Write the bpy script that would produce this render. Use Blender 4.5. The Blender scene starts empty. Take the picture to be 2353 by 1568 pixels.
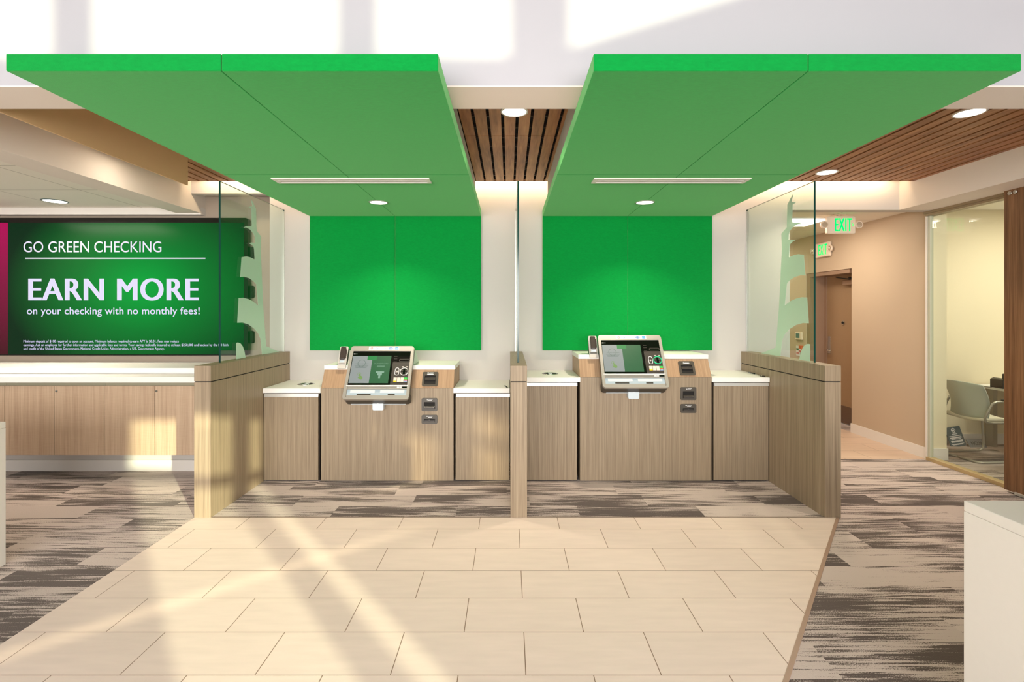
import bpy, bmesh, math, random
from mathutils import Vector, Matrix
random.seed(7)
C = bpy.context.scene
COL = C.collection
R = math.radians

# ------------------------------------------------------------------ camera, world, sun, exposure
H = 1.64          # lens height
F = 1160.0        # focal length in pixels of the 2353 px wide frame
cam = bpy.data.cameras.new('camera'); camo = bpy.data.objects.new('camera', cam); COL.objects.link(camo)
camo.location = (0, 0, H); camo.rotation_euler = (R(90), 0, 0)
cam.sensor_width = 36; cam.lens = F / 2353 * 36
cam.shift_x = 6.5 / 2353; cam.shift_y = -68 / 2353
cam.clip_start = 0.02; cam.clip_end = 200
C.camera = camo

w = bpy.data.worlds.new('world'); C.world = w; w.use_nodes = True
bg = w.node_tree.nodes['Background']; bg.inputs['Color'].default_value = (0.72, 0.85, 1.0, 1); bg.inputs['Strength'].default_value = 1.2

SUNK = 0.82       # how far the sun's rays drift sideways per metre of depth
SUNT = 0.26       # how far they drop per metre of depth
sun = bpy.data.lights.new('sun', 'SUN'); suno = bpy.data.objects.new('sun', sun); COL.objects.link(suno)
sun.energy = 4.7; sun.angle = R(0.6); sun.color = (0.93, 0.95, 0.64)
suno.rotation_euler = Vector((-SUNK, 1.0, -SUNT)).to_track_quat('-Z', 'Y').to_euler(); suno.location = (8, -12, 6)

# the same sun thrown back by the glazing across the street, through slots shaped for it in the unseen left wall
sun2 = bpy.data.lights.new('reflected_sun', 'SUN'); sun2o = bpy.data.objects.new('reflected_sun', sun2); COL.objects.link(sun2o)
sun2.energy = 3.6; sun2.angle = R(1.3); sun2.color = (1.0, 0.88, 0.56)
sun2o.rotation_euler = Vector((1.196, 1.0, -0.31)).to_track_quat('-Z', 'Y').to_euler(); sun2o.location = (-14, -8, 5)

C.view_settings.view_transform = 'Standard'; C.view_settings.look = 'None'
C.view_settings.gamma = 1; C.view_settings.use_curve_mapping = False
C.view_settings.exposure = 0.4

def area(name, loc, direction, sx, sy, power, color=(1, 1, 1), spread=180, parent=None):
    l = bpy.data.lights.new(name, 'AREA'); o = bpy.data.objects.new(name, l); COL.objects.link(o)
    l.shape = 'RECTANGLE'; l.size = sx; l.size_y = sy; l.energy = power; l.color = color; l.spread = R(spread)
    o.location = loc; o.rotation_euler = Vector(direction).to_track_quat('-Z', 'Y').to_euler()
    if parent: o.parent = parent
    return o
# fill lamps added, unseen: one at the front wall, the rest at the ceiling
area('front_fill', (-0.75, -3.93, 1.6), (0, 1, -0.22), 8.2, 2.5, 400, (1.0, 0.97, 0.945), 140)
LOBBY = 10
for lx in (-4.2, -1.0, 2.4, 5.6):
    for ly in (-2.6, -0.4):
        area('overhead_fill', (lx, ly, 5.93), (0, 0, -1), 1.8, 1.2, LOBBY / 4, (1.0, 0.93, 0.86))
WARM = (1.0, 0.74, 0.46)
# strips in the cove behind the slatted ceiling
area('cove_lamp', (0.4, 5.31, 3.07), (0, 1, -0.35), 7.4, 0.05, 26, WARM)
# the corridor's and the office's troffers
area('corridor_lamp', (3.72, 6.55, 2.77), (0, 0, -1), 0.55, 0.55, 16, (1.0, 0.87, 0.70))
area('corridor_lamp', (3.8, 8.6, 2.77), (0, 0, -1), 0.55, 0.55, 12, (1.0, 0.87, 0.70))
area('office_lamp', (6.2, 4.9, 2.87), (0, 0, -1), 1.2, 0.6, 38, (1.0, 0.95, 0.82))
area('alcove_lamp', (-5.3, 4.3, 2.78), (0, 0, -1), 1.2, 0.6, 24, (1.0, 0.90, 0.78))

# ------------------------------------------------------------------ helpers
def at(px, py, Y):
    "the point of the place seen at photo pixel (px, py) at depth Y"
    return Vector(((px - 1170) * Y / F, Y, H - (py - 716) * Y / F))
def sx(px, Y): return (px - 1170) * Y / F
def sz(py, Y): return H - (py - 716) * Y / F
def lin(*c):
    return tuple(((v / 255) / 12.92 if v <= 10 else (((v / 255) + 0.055) / 1.055) ** 2.4) for v in c) + (1,)

class MB:
    def __init__(s): s.bm = bmesh.new()
    def _merge(s, t, m, M=None, smooth=False):
        if M is not None: bmesh.ops.transform(t, matrix=M, verts=t.verts)
        for f in t.faces:
            f.material_index = m
            if smooth: f.smooth = True
        me = bpy.data.meshes.new('t'); t.to_mesh(me); t.free(); s.bm.from_mesh(me); bpy.data.meshes.remove(me); return s
    def box(s, x0, x1, y0, y1, z0, z1, m=0, bev=0, seg=2, M=None):
        t = bmesh.new()
        T = Matrix.Translation(((x0 + x1) / 2, (y0 + y1) / 2, (z0 + z1) / 2)) @ Matrix.Diagonal((abs(x1 - x0), abs(y1 - y0), abs(z1 - z0), 1))
        bmesh.ops.create_cube(t, size=1, matrix=T)
        if bev: bmesh.ops.bevel(t, geom=list(t.edges), offset=bev, segments=seg, affect='EDGES', profile=0.5)
        return s._merge(t, m, M)
    def prism(s, poly, axis, a, b, m=0, bev=0, M=None, seg=2):
        t = bmesh.new()
        def P(p, q):
            return {'x': (q, p[0], p[1]), 'y': (p[0], q, p[1]), 'z': (p[0], p[1], q)}[axis]
        v0 = [t.verts.new(P(p, a)) for p in poly]; v1 = [t.verts.new(P(p, b)) for p in poly]
        n = len(poly)
        t.faces.new(v0); t.faces.new(v1[::-1])
        for i in range(n): t.faces.new((v0[i], v1[i], v1[(i + 1) % n], v0[(i + 1) % n]))
        bmesh.ops.recalc_face_normals(t, faces=t.faces)
        if bev: bmesh.ops.bevel(t, geom=list(t.edges), offset=bev, segments=seg, affect='EDGES', profile=0.5)
        return s._merge(t, m, M)
    def frame(s, outer, inner, axis, a, b, m=0, M=None):
        "ring between two outlines with the same number of points"
        t = bmesh.new()
        def P(p, q):
            return {'x': (q, p[0], p[1]), 'y': (p[0], q, p[1]), 'z': (p[0], p[1], q)}[axis]
        L = [[t.verts.new(P(p, q)) for p in pl] for pl, q in ((outer, a), (outer, b), (inner, b), (inner, a))]
        n = len(outer)
        for k in range(4):
            A, B = L[k], L[(k + 1) % 4]
            for i in range(n): t.faces.new((A[i], A[(i + 1) % n], B[(i + 1) % n], B[i]))
        bmesh.ops.recalc_face_normals(t, faces=t.faces)
        return s._merge(t, m, M)
    def cyl(s, p0, p1, r, seg=24, r2=None, m=0, M=None, smooth=True, caps=True):
        p0 = Vector(p0); p1 = Vector(p1); d = p1 - p0
        t = bmesh.new()
        bmesh.ops.create_cone(t, cap_ends=caps, segments=seg, radius1=r, radius2=r if r2 is None else r2, depth=d.length)
        T = Matrix.Translation((p0 + p1) / 2) @ d.to_track_quat('Z', 'Y').to_matrix().to_4x4()
        bmesh.ops.transform(t, matrix=T, verts=t.verts)
        for f in t.faces:
            if len(f.verts) == 4: f.smooth = smooth
        return s._merge(t, m, M)
    def lathe(s, prof, origin=(0, 0, 0), seg=32, m=0, M=None):
        t = bmesh.new(); o = Vector(origin); rings = []
        for r, z in prof:
            rings.append([t.verts.new(o + Vector((r * math.cos(2 * math.pi * i / seg), r * math.sin(2 * math.pi * i / seg), z))) for i in range(seg)])
        for A, B in zip(rings, rings[1:]):
            for i in range(seg): t.faces.new((A[i], A[(i + 1) % seg], B[(i + 1) % seg], B[i]))
        bmesh.ops.remove_doubles(t, verts=t.verts, dist=1e-6)
        bmesh.ops.recalc_face_normals(t, faces=t.faces)
        return s._merge(t, m, M, True)
    def tube(s, pts, r, seg=10, m=0, M=None):
        pts = [Vector(p) for p in pts]; t = bmesh.new(); rings = []; n = len(pts)
        up = None
        for i, p in enumerate(pts):
            d = (pts[min(i + 1, n - 1)] - pts[max(i - 1, 0)]).normalized()
            if up is None:
                up = d.orthogonal().normalized()
            up = (up - d * up.dot(d)).normalized(); b = d.cross(up)
            rings.append([t.verts.new(p + r * (math.cos(2 * math.pi * k / seg) * up + math.sin(2 * math.pi * k / seg) * b)) for k in range(seg)])
        for A, B in zip(rings, rings[1:]):
            for k in range(seg): t.faces.new((A[k], A[(k + 1) % seg], B[(k + 1) % seg], B[k]))
        t.faces.new(rings[0][::-1]); t.faces.new(rings[-1])
        bmesh.ops.recalc_face_normals(t, faces=t.faces)
        return s._merge(t, m, M, True)
    def grid(s, fn, nu, nv, thick, m=0, M=None):
        t = bmesh.new()
        V = [[t.verts.new(fn(u / nu, v / nv)) for v in range(nv + 1)] for u in range(nu + 1)]
        for u in range(nu):
            for v in range(nv): t.faces.new((V[u][v], V[u + 1][v], V[u + 1][v + 1], V[u][v + 1]))
        bmesh.ops.recalc_face_normals(t, faces=t.faces)
        bmesh.ops.solidify(t, geom=list(t.faces), thickness=thick)
        return s._merge(t, m, M, True)
    def text(s, string, x0, x1, y0, y1, depth=0.001, bold=0.0, m=0, M=None):
        "lettering filling the box x0..x1, y0..y1 of the local XY plane, rising to depth in z"
        cu = bpy.data.curves.new('t', 'FONT'); cu.body = string; cu.size = 1; cu.space_character = 1 + bold * 1.6; cu.resolution_u = 6
        o = bpy.data.objects.new('t', cu); COL.objects.link(o)
        dg = bpy.context.evaluated_depsgraph_get(); me = bpy.data.meshes.new_from_object(o.evaluated_get(dg))
        bpy.data.objects.remove(o); bpy.data.curves.remove(cu)
        xs = [v.co.x for v in me.vertices]; ys = [v.co.y for v in me.vertices]
        t = bmesh.new(); t.from_mesh(me); bpy.data.meshes.remove(me)
        ax = (x1 - x0) / (max(xs) - min(xs)); ay = (y1 - y0) / (max(ys) - min(ys))
        x00, y00 = min(xs), min(ys); e = (x1 - x0) * bold / max(1, len(string))
        for k in ((-1, 0), (1, 0), (-0.66, 0), (0.66, 0), (-0.33, 0), (0.33, 0), (0, 0)) if bold else ((0, 0),):
            c = t.copy()
            for v in c.verts:
                v.co = Vector((x0 + e + (v.co.x - x00) * ax * (1 - 2 * e / (x1 - x0)) + k[0] * e, y0 + (v.co.y - y00) * ay, depth))
            s._merge(c, m, M)
        t.free()
        return s
    def build(s, name, mats, parent=None, org=None):
        me = bpy.data.meshes.new(name)
        if org is not None: bmesh.ops.translate(s.bm, vec=-Vector(org), verts=s.bm.verts)
        s.bm.to_mesh(me); s.bm.free()
        for m in (mats if isinstance(mats, (list, tuple)) else [mats]): me.materials.append(m)
        o = bpy.data.objects.new(name, me); COL.objects.link(o)
        if parent is not None: o.parent = parent
        elif org is not None: o.location = org
        return o

def tag(o, label=None, cat=None, group=None, kind=None):
    if label: o['label'] = label
    if cat: o['category'] = cat
    if group: o['group'] = group
    if kind: o['kind'] = kind
    return o
def thing(name, label, cat, loc=(0, 0, 0), group=None, rot=(0, 0, 0)):
    o = bpy.data.objects.new(name, None); COL.objects.link(o); o.empty_display_size = 0.1
    o.location = loc; o.rotation_euler = rot
    return tag(o, label, cat, group)
def struct(name, mb, mats, parent=None):
    o = mb.build(name, mats, parent)
    if parent is None: o['kind'] = 'structure'
    return o
def copy_tree(o, parent=None):
    c = o.copy(); COL.objects.link(c); c.parent = parent
    for ch in list(o.children):
        copy_tree(ch, c)
    return c
def rrect(x0, x1, y0, y1, r, n=5):
    pts = []
    for cx, cy, a0 in ((x1 - r, y1 - r, 0), (x0 + r, y1 - r, 90), (x0 + r, y0 + r, 180), (x1 - r, y0 + r, 270)):
        for k in range(n + 1):
            a = R(a0 + 90 * k / n); pts.append((cx + r * math.cos(a), cy + r * math.sin(a)))
    return pts

# ------------------------------------------------------------------ materials
def newmat(name):
    m = bpy.data.materials.new(name); m.use_nodes = True
    nt = m.node_tree; return m, nt, nt.nodes, nt.links, nt.nodes['Principled BSDF']
def flat(name, col, rough=0.5, metal=0, spec=0.5, noise=0.03, scale=14, bump=0.0, coat=0):
    m, nt, N, L, b = newmat(name)
    tc = N.new('ShaderNodeNewGeometry'); nz = N.new('ShaderNodeTexNoise'); nz.inputs['Scale'].default_value = scale; nz.inputs['Detail'].default_value = 3
    L.new(tc.outputs['Position'], nz.inputs['Vector'])
    mx = N.new('ShaderNodeMix'); mx.data_type = 'RGBA'
    mx.inputs['A'].default_value = tuple(c * (1 - noise) for c in col[:3]) + (1,)
    mx.inputs['B'].default_value = tuple(min(1, c * (1 + noise)) for c in col[:3]) + (1,)
    L.new(nz.outputs['Fac'], mx.inputs['Factor']); L.new(mx.outputs['Result'], b.inputs['Base Color'])
    b.inputs['Roughness'].default_value = rough; b.inputs['Metallic'].default_value = metal; b.inputs['Specular IOR Level'].default_value = spec
    b.inputs['Coat Weight'].default_value = coat
    if bump:
        bp = N.new('ShaderNodeBump'); bp.inputs['Strength'].default_value = bump; bp.inputs['Distance'].default_value = 0.002
        L.new(nz.outputs['Fac'], bp.inputs['Height']); L.new(bp.outputs['Normal'], b.inputs['Normal'])
    return m
def emit(name, col, strength):
    m, nt, N, L, b = newmat(name)
    b.inputs['Base Color'].default_value = tuple(c * 0.3 for c in col[:3]) + (1,)
    b.inputs['Emission Color'].default_value = col; b.inputs['Emission Strength'].default_value = strength; b.inputs['Roughness'].default_value = 0.4
    return m
def ramp(N, stops):
    r = N.new('ShaderNodeValToRGB'); e = r.color_ramp.elements
    e[0].position, e[0].color = stops[0]; e[1].position, e[1].color = stops[-1]
    for p, c in stops[1:-1]:
        k = e.new(p); k.color = c
    return r
def wood(name, cols, scl, rough=0.45, fine=1.0, cross=0.0):
    "laminate: streaks drawn out along the axis whose scale is small"
    m, nt, N, L, b = newmat(name)
    g = N.new('ShaderNodeNewGeometry')
    def nz(sc, det):
        mp = N.new('ShaderNodeMapping'); mp.inputs['Scale'].default_value = sc; L.new(g.outputs['Position'], mp.inputs['Vector'])
        n = N.new('ShaderNodeTexNoise'); n.inputs['Scale'].default_value = 1; n.inputs['Detail'].default_value = det; n.inputs['Roughness'].default_value = 0.6
        L.new(mp.outputs['Vector'], n.inputs['Vector']); return n
    a = nz(scl, 3); c = nz(tuple(x * 4.5 for x in scl), 2)
    ad = N.new('ShaderNodeMath'); ad.operation = 'MULTIPLY_ADD'; ad.inputs[1].default_value = 0.55 * fine
    L.new(c.outputs['Fac'], ad.inputs[0]); 
    sb = N.new('ShaderNodeMath'); sb.operation = 'ADD'; sb.inputs[1].default_value = -0.275 * fine
    L.new(a.outputs['Fac'], sb.inputs[0]); L.new(sb.outputs[0], ad.inputs[2])
    src = ad
    if cross:
        d = nz((8, 8, 260), 1); cr = N.new('ShaderNodeMath'); cr.operation = 'MULTIPLY_ADD'; cr.inputs[1].default_value = cross
        s2 = N.new('ShaderNodeMath'); s2.operation = 'ADD'; s2.inputs[1].default_value = -cross / 2
        L.new(d.outputs['Fac'], cr.inputs[0]); L.new(ad.outputs[0], s2.inputs[0]); L.new(s2.outputs[0], cr.inputs[2]); src = cr
    rp = ramp(N, [(0.25, cols[0]), (0.5, cols[1]), (0.75, cols[2])])
    L.new(src.outputs[0], rp.inputs['Fac']); L.new(rp.outputs['Color'], b.inputs['Base Color'])
    b.inputs['Roughness'].default_value = rough; b.inputs['Specular IOR Level'].default_value = 0.35
    return m
def fabric(name, col):
    m, nt, N, L, b = newmat(name)
    g = N.new('ShaderNodeNewGeometry')
    n = N.new('ShaderNodeTexNoise'); n.inputs['Scale'].default_value = 55; n.inputs['Detail'].default_value = 5; n.inputs['Roughness'].default_value = 0.75
    mp = N.new('ShaderNodeMapping'); mp.inputs['Scale'].default_value = (0.6, 1.6, 1.6); L.new(g.outputs['Position'], mp.inputs['Vector']); L.new(mp.outputs['Vector'], n.inputs['Vector'])
    rp = ramp(N, [(0.3, tuple(c * 0.88 for c in col[:3]) + (1,)), (0.7, tuple(c * 1.10 for c in col[:3]) + (1,))])
    L.new(n.outputs['Fac'], rp.inputs['Fac']); L.new(rp.outputs['Color'], b.inputs['Base Color'])
    n2 = N.new('ShaderNodeTexNoise'); n2.inputs['Scale'].default_value = 420; L.new(g.outputs['Position'], n2.inputs['Vector'])
    bp = N.new('ShaderNodeBump'); bp.inputs['Strength'].default_value = 0.25; bp.inputs['Distance'].default_value = 0.002
    L.new(n2.outputs['Fac'], bp.inputs['Height']); L.new(bp.outputs['Normal'], b.inputs['Normal'])
    b.inputs['Roughness'].default_value = 0.95; b.inputs['Specular IOR Level'].default_value = 0.1
    b.inputs['Sheen Weight'].default_value = 0.6; b.inputs['Sheen Roughness'].default_value = 0.45; b.inputs['Sheen Tint'].default_value = (0.5, 1, 0.45, 1)
    return m
def glass(name, tint, refl=0.9):
    m, nt, N, L, b = newmat(name); N.remove(b); out = N['Material Output']
    tr = N.new('ShaderNodeBsdfTransparent'); tr.inputs['Color'].default_value = tint
    gl = N.new('ShaderNodeBsdfGlossy'); gl.inputs['Roughness'].default_value = 0.01; gl.inputs['Color'].default_value = (refl, refl, refl, 1)
    lw = N.new('ShaderNodeLayerWeight'); lw.inputs['Blend'].default_value = 0.5
    pw = N.new('ShaderNodeMath'); pw.operation = 'POWER'; pw.inputs[1].default_value = 5; L.new(lw.outputs['Facing'], pw.inputs[0])
    fr = N.new('ShaderNodeMath'); fr.operation = 'MULTIPLY_ADD'; fr.inputs[1].default_value = 0.7; fr.inputs[2].default_value = 0.04; L.new(pw.outputs[0], fr.inputs[0])
    mx = N.new('ShaderNodeMixShader'); L.new(fr.outputs[0], mx.inputs[0]); L.new(tr.outputs[0], mx.inputs[1]); L.new(gl.outputs[0], mx.inputs[2])
    L.new(mx.outputs[0], out.inputs['Surface']); return m
def frosted(name, col, clear):
    m, nt, N, L, b = newmat(name); N.remove(b); out = N['Material Output']
    tr = N.new('ShaderNodeBsdfTransparent'); tr.inputs['Color'].default_value = (0.9, 1, 0.93, 1)
    d = N.new('ShaderNodeBsdfDiffuse'); d.inputs['Color'].default_value = col
    t = N.new('ShaderNodeBsdfTranslucent'); t.inputs['Color'].default_value = col
    a = N.new('ShaderNodeMixShader'); a.inputs[0].default_value = 0.5; L.new(d.outputs[0], a.inputs[1]); L.new(t.outputs[0], a.inputs[2])
    mx = N.new('ShaderNodeMixShader'); mx.inputs[0].default_value = clear; L.new(a.outputs[0], mx.inputs[1]); L.new(tr.outputs[0], mx.inputs[2])
    L.new(mx.outputs[0], out.inputs['Surface']); return m

def carpet():
    m, nt, N, L, b = newmat('plank_carpet')
    g = N.new('ShaderNodeNewGeometry'); sp = N.new('ShaderNodeSeparateXYZ'); L.new(g.outputs['Position'], sp.inputs[0])
    def M(op, a, b_=None, c=None):
        n = N.new('ShaderNodeMath'); n.operation = op
        for i, v in enumerate((a, b_, c)):
            if v is None: continue
            if isinstance(v, (int, float)): n.inputs[i].default_value = v
            else: L.new(v, n.inputs[i])
        return n.outputs[0]
    row = M('FLOOR', M('DIVIDE', sp.outputs['Y'], 0.25))
    wr = N.new('ShaderNodeTexWhiteNoise'); wr.noise_dimensions = '1D'; L.new(row, wr.inputs['W'])
    col = M('FLOOR', M('ADD', sp.outputs['X'], M('MULTIPLY', wr.outputs['Value'], 1.0)))
    cb = N.new('ShaderNodeCombineXYZ'); L.new(row, cb.inputs[0]); L.new(col, cb.inputs[1])
    wn = N.new('ShaderNodeTexWhiteNoise'); wn.noise_dimensions = '3D'; L.new(cb.outputs[0], wn.inputs['Vector'])
    seed = wn.outputs['Value']
    v = N.new('ShaderNodeCombineXYZ')
    L.new(M('ADD', M('MULTIPLY', sp.outputs['X'], 2.3), M('MULTIPLY', seed, 91.0)), v.inputs[0])
    L.new(M('MULTIPLY', sp.outputs['Y'], 56.0), v.inputs[1]); L.new(M('MULTIPLY', seed, 37.0), v.inputs[2])
    n1 = N.new('ShaderNodeTexNoise'); n1.inputs['Scale'].default_value = 1; n1.inputs['Detail'].default_value = 4; n1.inputs['Roughness'].default_value = 0.62; n1.inputs['Distortion'].default_value = 0.2
    L.new(v.outputs[0], n1.inputs['Vector'])
    v2 = N.new('ShaderNodeCombineXYZ')
    L.new(M('ADD', M('MULTIPLY', sp.outputs['X'], 1.1), M('MULTIPLY', seed, 53.0)), v2.inputs[0]); L.new(M('MULTIPLY', sp.outputs['Y'], 4.5), v2.inputs[1]); L.new(M('MULTIPLY', seed, 17.0), v2.inputs[2])
    n2 = N.new('ShaderNodeTexNoise'); n2.inputs['Scale'].default_value = 1; n2.inputs['Detail'].default_value = 1; L.new(v2.outputs[0], n2.inputs['Vector'])
    sx_ = N.new('ShaderNodeSeparateColor'); L.new(wn.outputs['Color'], sx_.inputs[0])
    val = M('ADD', M('ADD', M('MULTIPLY', n1.outputs['Fac'], 0.75), M('MULTIPLY', n2.outputs['Fac'], 0.50)), M('MULTIPLY', M('SUBTRACT', sx_.outputs['Green'], 0.5), 0.14))
    n3 = N.new('ShaderNodeTexNoise'); n3.inputs['Scale'].default_value = 190; n3.inputs['Detail'].default_value = 2; L.new(g.outputs['Position'], n3.inputs['Vector'])
    val = M('ADD', val, M('MULTIPLY', M('SUBTRACT', n3.outputs['Fac'], 0.5), 0.30))
    rp = ramp(N, [(0.555, lin(94, 82, 78)), (0.59, lin(130, 116, 110)), (0.62, lin(202, 186, 179))])
    L.new(val, rp.inputs['Fac'])
    mt = N.new('ShaderNodeMix'); mt.data_type = 'RGBA'; mt.blend_type = 'MULTIPLY'; mt.inputs['Factor'].default_value = 0.35
    sc = N.new('ShaderNodeMapRange'); sc.inputs['To Min'].default_value = 0.75; sc.inputs['To Max'].default_value = 1.15; L.new(sx_.outputs['Red'], sc.inputs['Value'])
    L.new(rp.outputs['Color'], mt.inputs['A']); L.new(sc.outputs[0], mt.inputs['B'])
    L.new(mt.outputs['Result'], b.inputs['Base Color'])
    bp = N.new('ShaderNodeBump'); bp.inputs['Strength'].default_value = 0.5; bp.inputs['Distance'].default_value = 0.004
    L.new(n3.outputs['Fac'], bp.inputs['Height']); L.new(bp.outputs['Normal'], b.inputs['Normal'])
    b.inputs['Roughness'].default_value = 0.95; b.inputs['Specular IOR Level'].default_value = 0.1
    b.inputs['Sheen Weight'].default_value = 0.26; b.inputs['Sheen Roughness'].default_value = 0.35; b.inputs['Sheen Tint'].default_value = (1, 0.93, 0.84, 1)
    return m
def tiles(name, col, offx=0.075, offy=0.137):
    m, nt, N, L, b = newmat(name)
    g = N.new('ShaderNodeNewGeometry'); mp = N.new('ShaderNodeMapping'); mp.inputs['Location'].default_value = (-offx, -offy, 0)
    L.new(g.outputs['Position'], mp.inputs['Vector'])
    br = N.new('ShaderNodeTexBrick'); br.offset = 0.5; br.inputs['Scale'].default_value = 1; br.inputs['Brick Width'].default_value = 0.61; br.inputs['Row Height'].default_value = 0.305
    br.inputs['Mortar Size'].default_value = 0.0022; br.inputs['Mortar Smooth'].default_value = 0.1
    br.inputs['Color1'].default_value = col; br.inputs['Color2'].default_value = tuple(c * 0.955 for c in col[:3]) + (1,); br.inputs['Mortar'].default_value = lin(140, 112, 92)
    L.new(mp.outputs['Vector'], br.inputs['Vector'])
    mp2 = N.new('ShaderNodeMapping'); mp2.inputs['Scale'].default_value = (4, 22, 4); L.new(g.outputs['Position'], mp2.inputs['Vector'])
    nz = N.new('ShaderNodeTexNoise'); nz.inputs['Scale'].default_value = 1; nz.inputs['Detail'].default_value = 5; L.new(mp2.outputs['Vector'], nz.inputs['Vector'])
    rp = ramp(N, [(0.3, (0.93, 0.93, 0.93, 1)), (0.7, (1, 1, 1, 1))]); L.new(nz.outputs['Fac'], rp.inputs['Fac'])
    mx = N.new('ShaderNodeMix'); mx.data_type = 'RGBA'; mx.blend_type = 'MULTIPLY'; mx.inputs['Factor'].default_value = 1
    L.new(br.outputs['Color'], mx.inputs['A']); L.new(rp.outputs['Color'], mx.inputs['B']); L.new(mx.outputs['Result'], b.inputs['Base Color'])
    b.inputs['Roughness'].default_value = 0.42; b.inputs['Specular IOR Level'].default_value = 0.35
    return m
def ceiling_tiles():
    m, nt, N, L, b = newmat('acoustic_tile')
    g = N.new('ShaderNodeNewGeometry'); mp = N.new('ShaderNodeMapping'); mp.inputs['Location'].default_value = (0.1, -0.81, 0)
    L.new(g.outputs['Position'], mp.inputs['Vector'])
    br = N.new('ShaderNodeTexBrick'); br.offset = 0.0; br.inputs['Scale'].default_value = 1; br.inputs['Brick Width'].default_value = 0.8; br.inputs['Row Height'].default_value = 0.8
    br.inputs['Mortar Size'].default_value = 0.006; c = lin(238, 232, 220)
    br.inputs['Color1'].default_value = c; br.inputs['Color2'].default_value = c; br.inputs['Mortar'].default_value = lin(190, 182, 170)
    L.new(mp.outputs['Vector'], br.inputs['Vector']); L.new(br.outputs['Color'], b.inputs['Base Color']); b.inputs['Roughness'].default_value = 0.9
    return m
def screen_mat(name, center, edge, radius, cx, cz, strength, sxr=1.0):
    "a lit display: a glow around a centre, in the display's own local coordinates"
    m, nt, N, L, b = newmat(name)
    tc = N.new('ShaderNodeTexCoord'); mp = N.new('ShaderNodeMapping'); mp.inputs['Location'].default_value = (-cx / radius * sxr, 0, -cz / radius); mp.inputs['Scale'].default_value = (sxr / radius, 0, 1 / radius)
    L.new(tc.outputs['Object'], mp.inputs['Vector'])
    ln = N.new('ShaderNodeVectorMath'); ln.operation = 'LENGTH'; L.new(mp.outputs['Vector'], ln.inputs[0])
    rp = ramp(N, [(0.0, center), (0.45, tuple(0.45 * a + 0.55 * e for a, e in zip(center[:3], edge[:3])) + (1,)), (1.0, edge)]); L.new(ln.outputs['Value'], rp.inputs['Fac'])
    b.inputs['Base Color'].default_value = (0.004, 0.005, 0.004, 1); b.inputs['Roughness'].default_value = 0.18; b.inputs['Specular IOR Level'].default_value = 0.12
    L.new(rp.outputs['Color'], b.inputs['Emission Color']); b.inputs['Emission Strength'].default_value = strength
    return m

white = flat('white_paint', lin(182, 181, 186), 0.85, spec=0.2, noise=0.01, scale=3)
liftw = flat('lightened_white_paint', lin(234, 224, 214), 0.85, spec=0.2, noise=0.012, scale=3)  # white wall paint lightened: light on bulkheads and beam underside put into the colour
greywhite = flat('warm_white_paint', lin(202, 197, 192), 0.85, spec=0.2, noise=0.012, scale=3)
tan = flat('tan_paint', lin(198, 178, 154), 0.85, spec=0.2, noise=0.012, scale=3)
cream = flat('cream_paint', lin(240, 228, 200), 0.85, spec=0.2, noise=0.012, scale=3)
trimw = flat('trim_white', lin(235, 230, 224), 0.5, noise=0.01)
solid = flat('solid_surface', lin(243, 241, 236), 0.45, noise=0.012, scale=60)
solidm = flat('solid_surface_matte', lin(238, 232, 224), 0.4, noise=0.015, scale=40)
lam = wood('taupe_laminate', (lin(129, 112, 92), lin(150, 132, 109), lin(167, 149, 125)), (62, 62, 0.9))
lamwarm = wood('warm_laminate', (lin(152, 122, 96), lin(168, 137, 108), lin(182, 152, 122)), (80, 1.4, 1.4))
lampale = wood('pale_laminate', (lin(176, 149, 124), lin(192, 166, 140), lin(204, 180, 154)), (48, 48, 0.9), cross=0.22)
lamdark = wood('walnut_laminate', (lin(92, 62, 40), lin(122, 86, 58), lin(146, 108, 76)), (40, 40, 0.9))
slatw = wood('slat_wood', (lin(122, 76, 48), lin(164, 110, 72), lin(194, 140, 96)), (14, 1.2, 14), fine=0.7)
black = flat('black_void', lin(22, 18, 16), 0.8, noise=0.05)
darkgap = flat('shadow_gap', lin(60, 48, 38), 0.8)
alu = flat('brushed_aluminium', lin(205, 203, 196), 0.35, metal=0.6)
chrome = flat('chrome', lin(210, 210, 208), 0.12, metal=1)
green = fabric('green_felt', lin(3, 141, 58))
glass_m = glass('clear_glass', (0.93, 0.985, 0.945, 1))
glass_office = glass('office_glass', (0.95, 0.975, 0.94, 1))
glass_edge = flat('glass_edge', lin(14, 62, 54), 0.15, noise=0.4, scale=2.2)
frost = frosted('etched_frost', lin(226, 244, 232), 0.22)
carp = carpet()
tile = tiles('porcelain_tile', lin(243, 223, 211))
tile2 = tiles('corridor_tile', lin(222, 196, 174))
lampw = emit('lamp_glow', (1, 0.93, 0.82, 1), 3.5)
trof = emit('troffer_glow', (1, 0.93, 0.80, 1), 2.6)
exitg = emit('exit_green', lin(0, 240, 110), 1.0)
bezelm = flat('taupe_metal', lin(172, 166, 158), 0.38, metal=0.35, noise=0.02)
housem = flat('graphite_plastic', lin(62, 58, 52), 0.4)
darkpl = flat('dark_plastic', lin(58, 52, 48), 0.4)
gloss = flat('black_gloss', lin(14, 12, 11), 0.08, noise=0.05)
pale = flat('pale_plastic', lin(214, 224, 214), 0.4)
traym = emit('lit_tray', lin(205, 220, 224), 0.40)
traym2 = emit('lit_tray_strip', lin(248, 246, 236), 0.52)
greyp = flat('grey_plastic', lin(196, 190, 182), 0.4)
brown = flat('brown_door_paint', lin(158, 130, 100), 0.55, noise=0.03)
brownf = flat('brown_frame_paint', lin(150, 122, 100), 0.5, noise=0.03)
chairm = flat('chair_shell', lin(190, 196, 184), 0.5)
seatm = flat('seat_pad', lin(226, 220, 200), 0.8)
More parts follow.
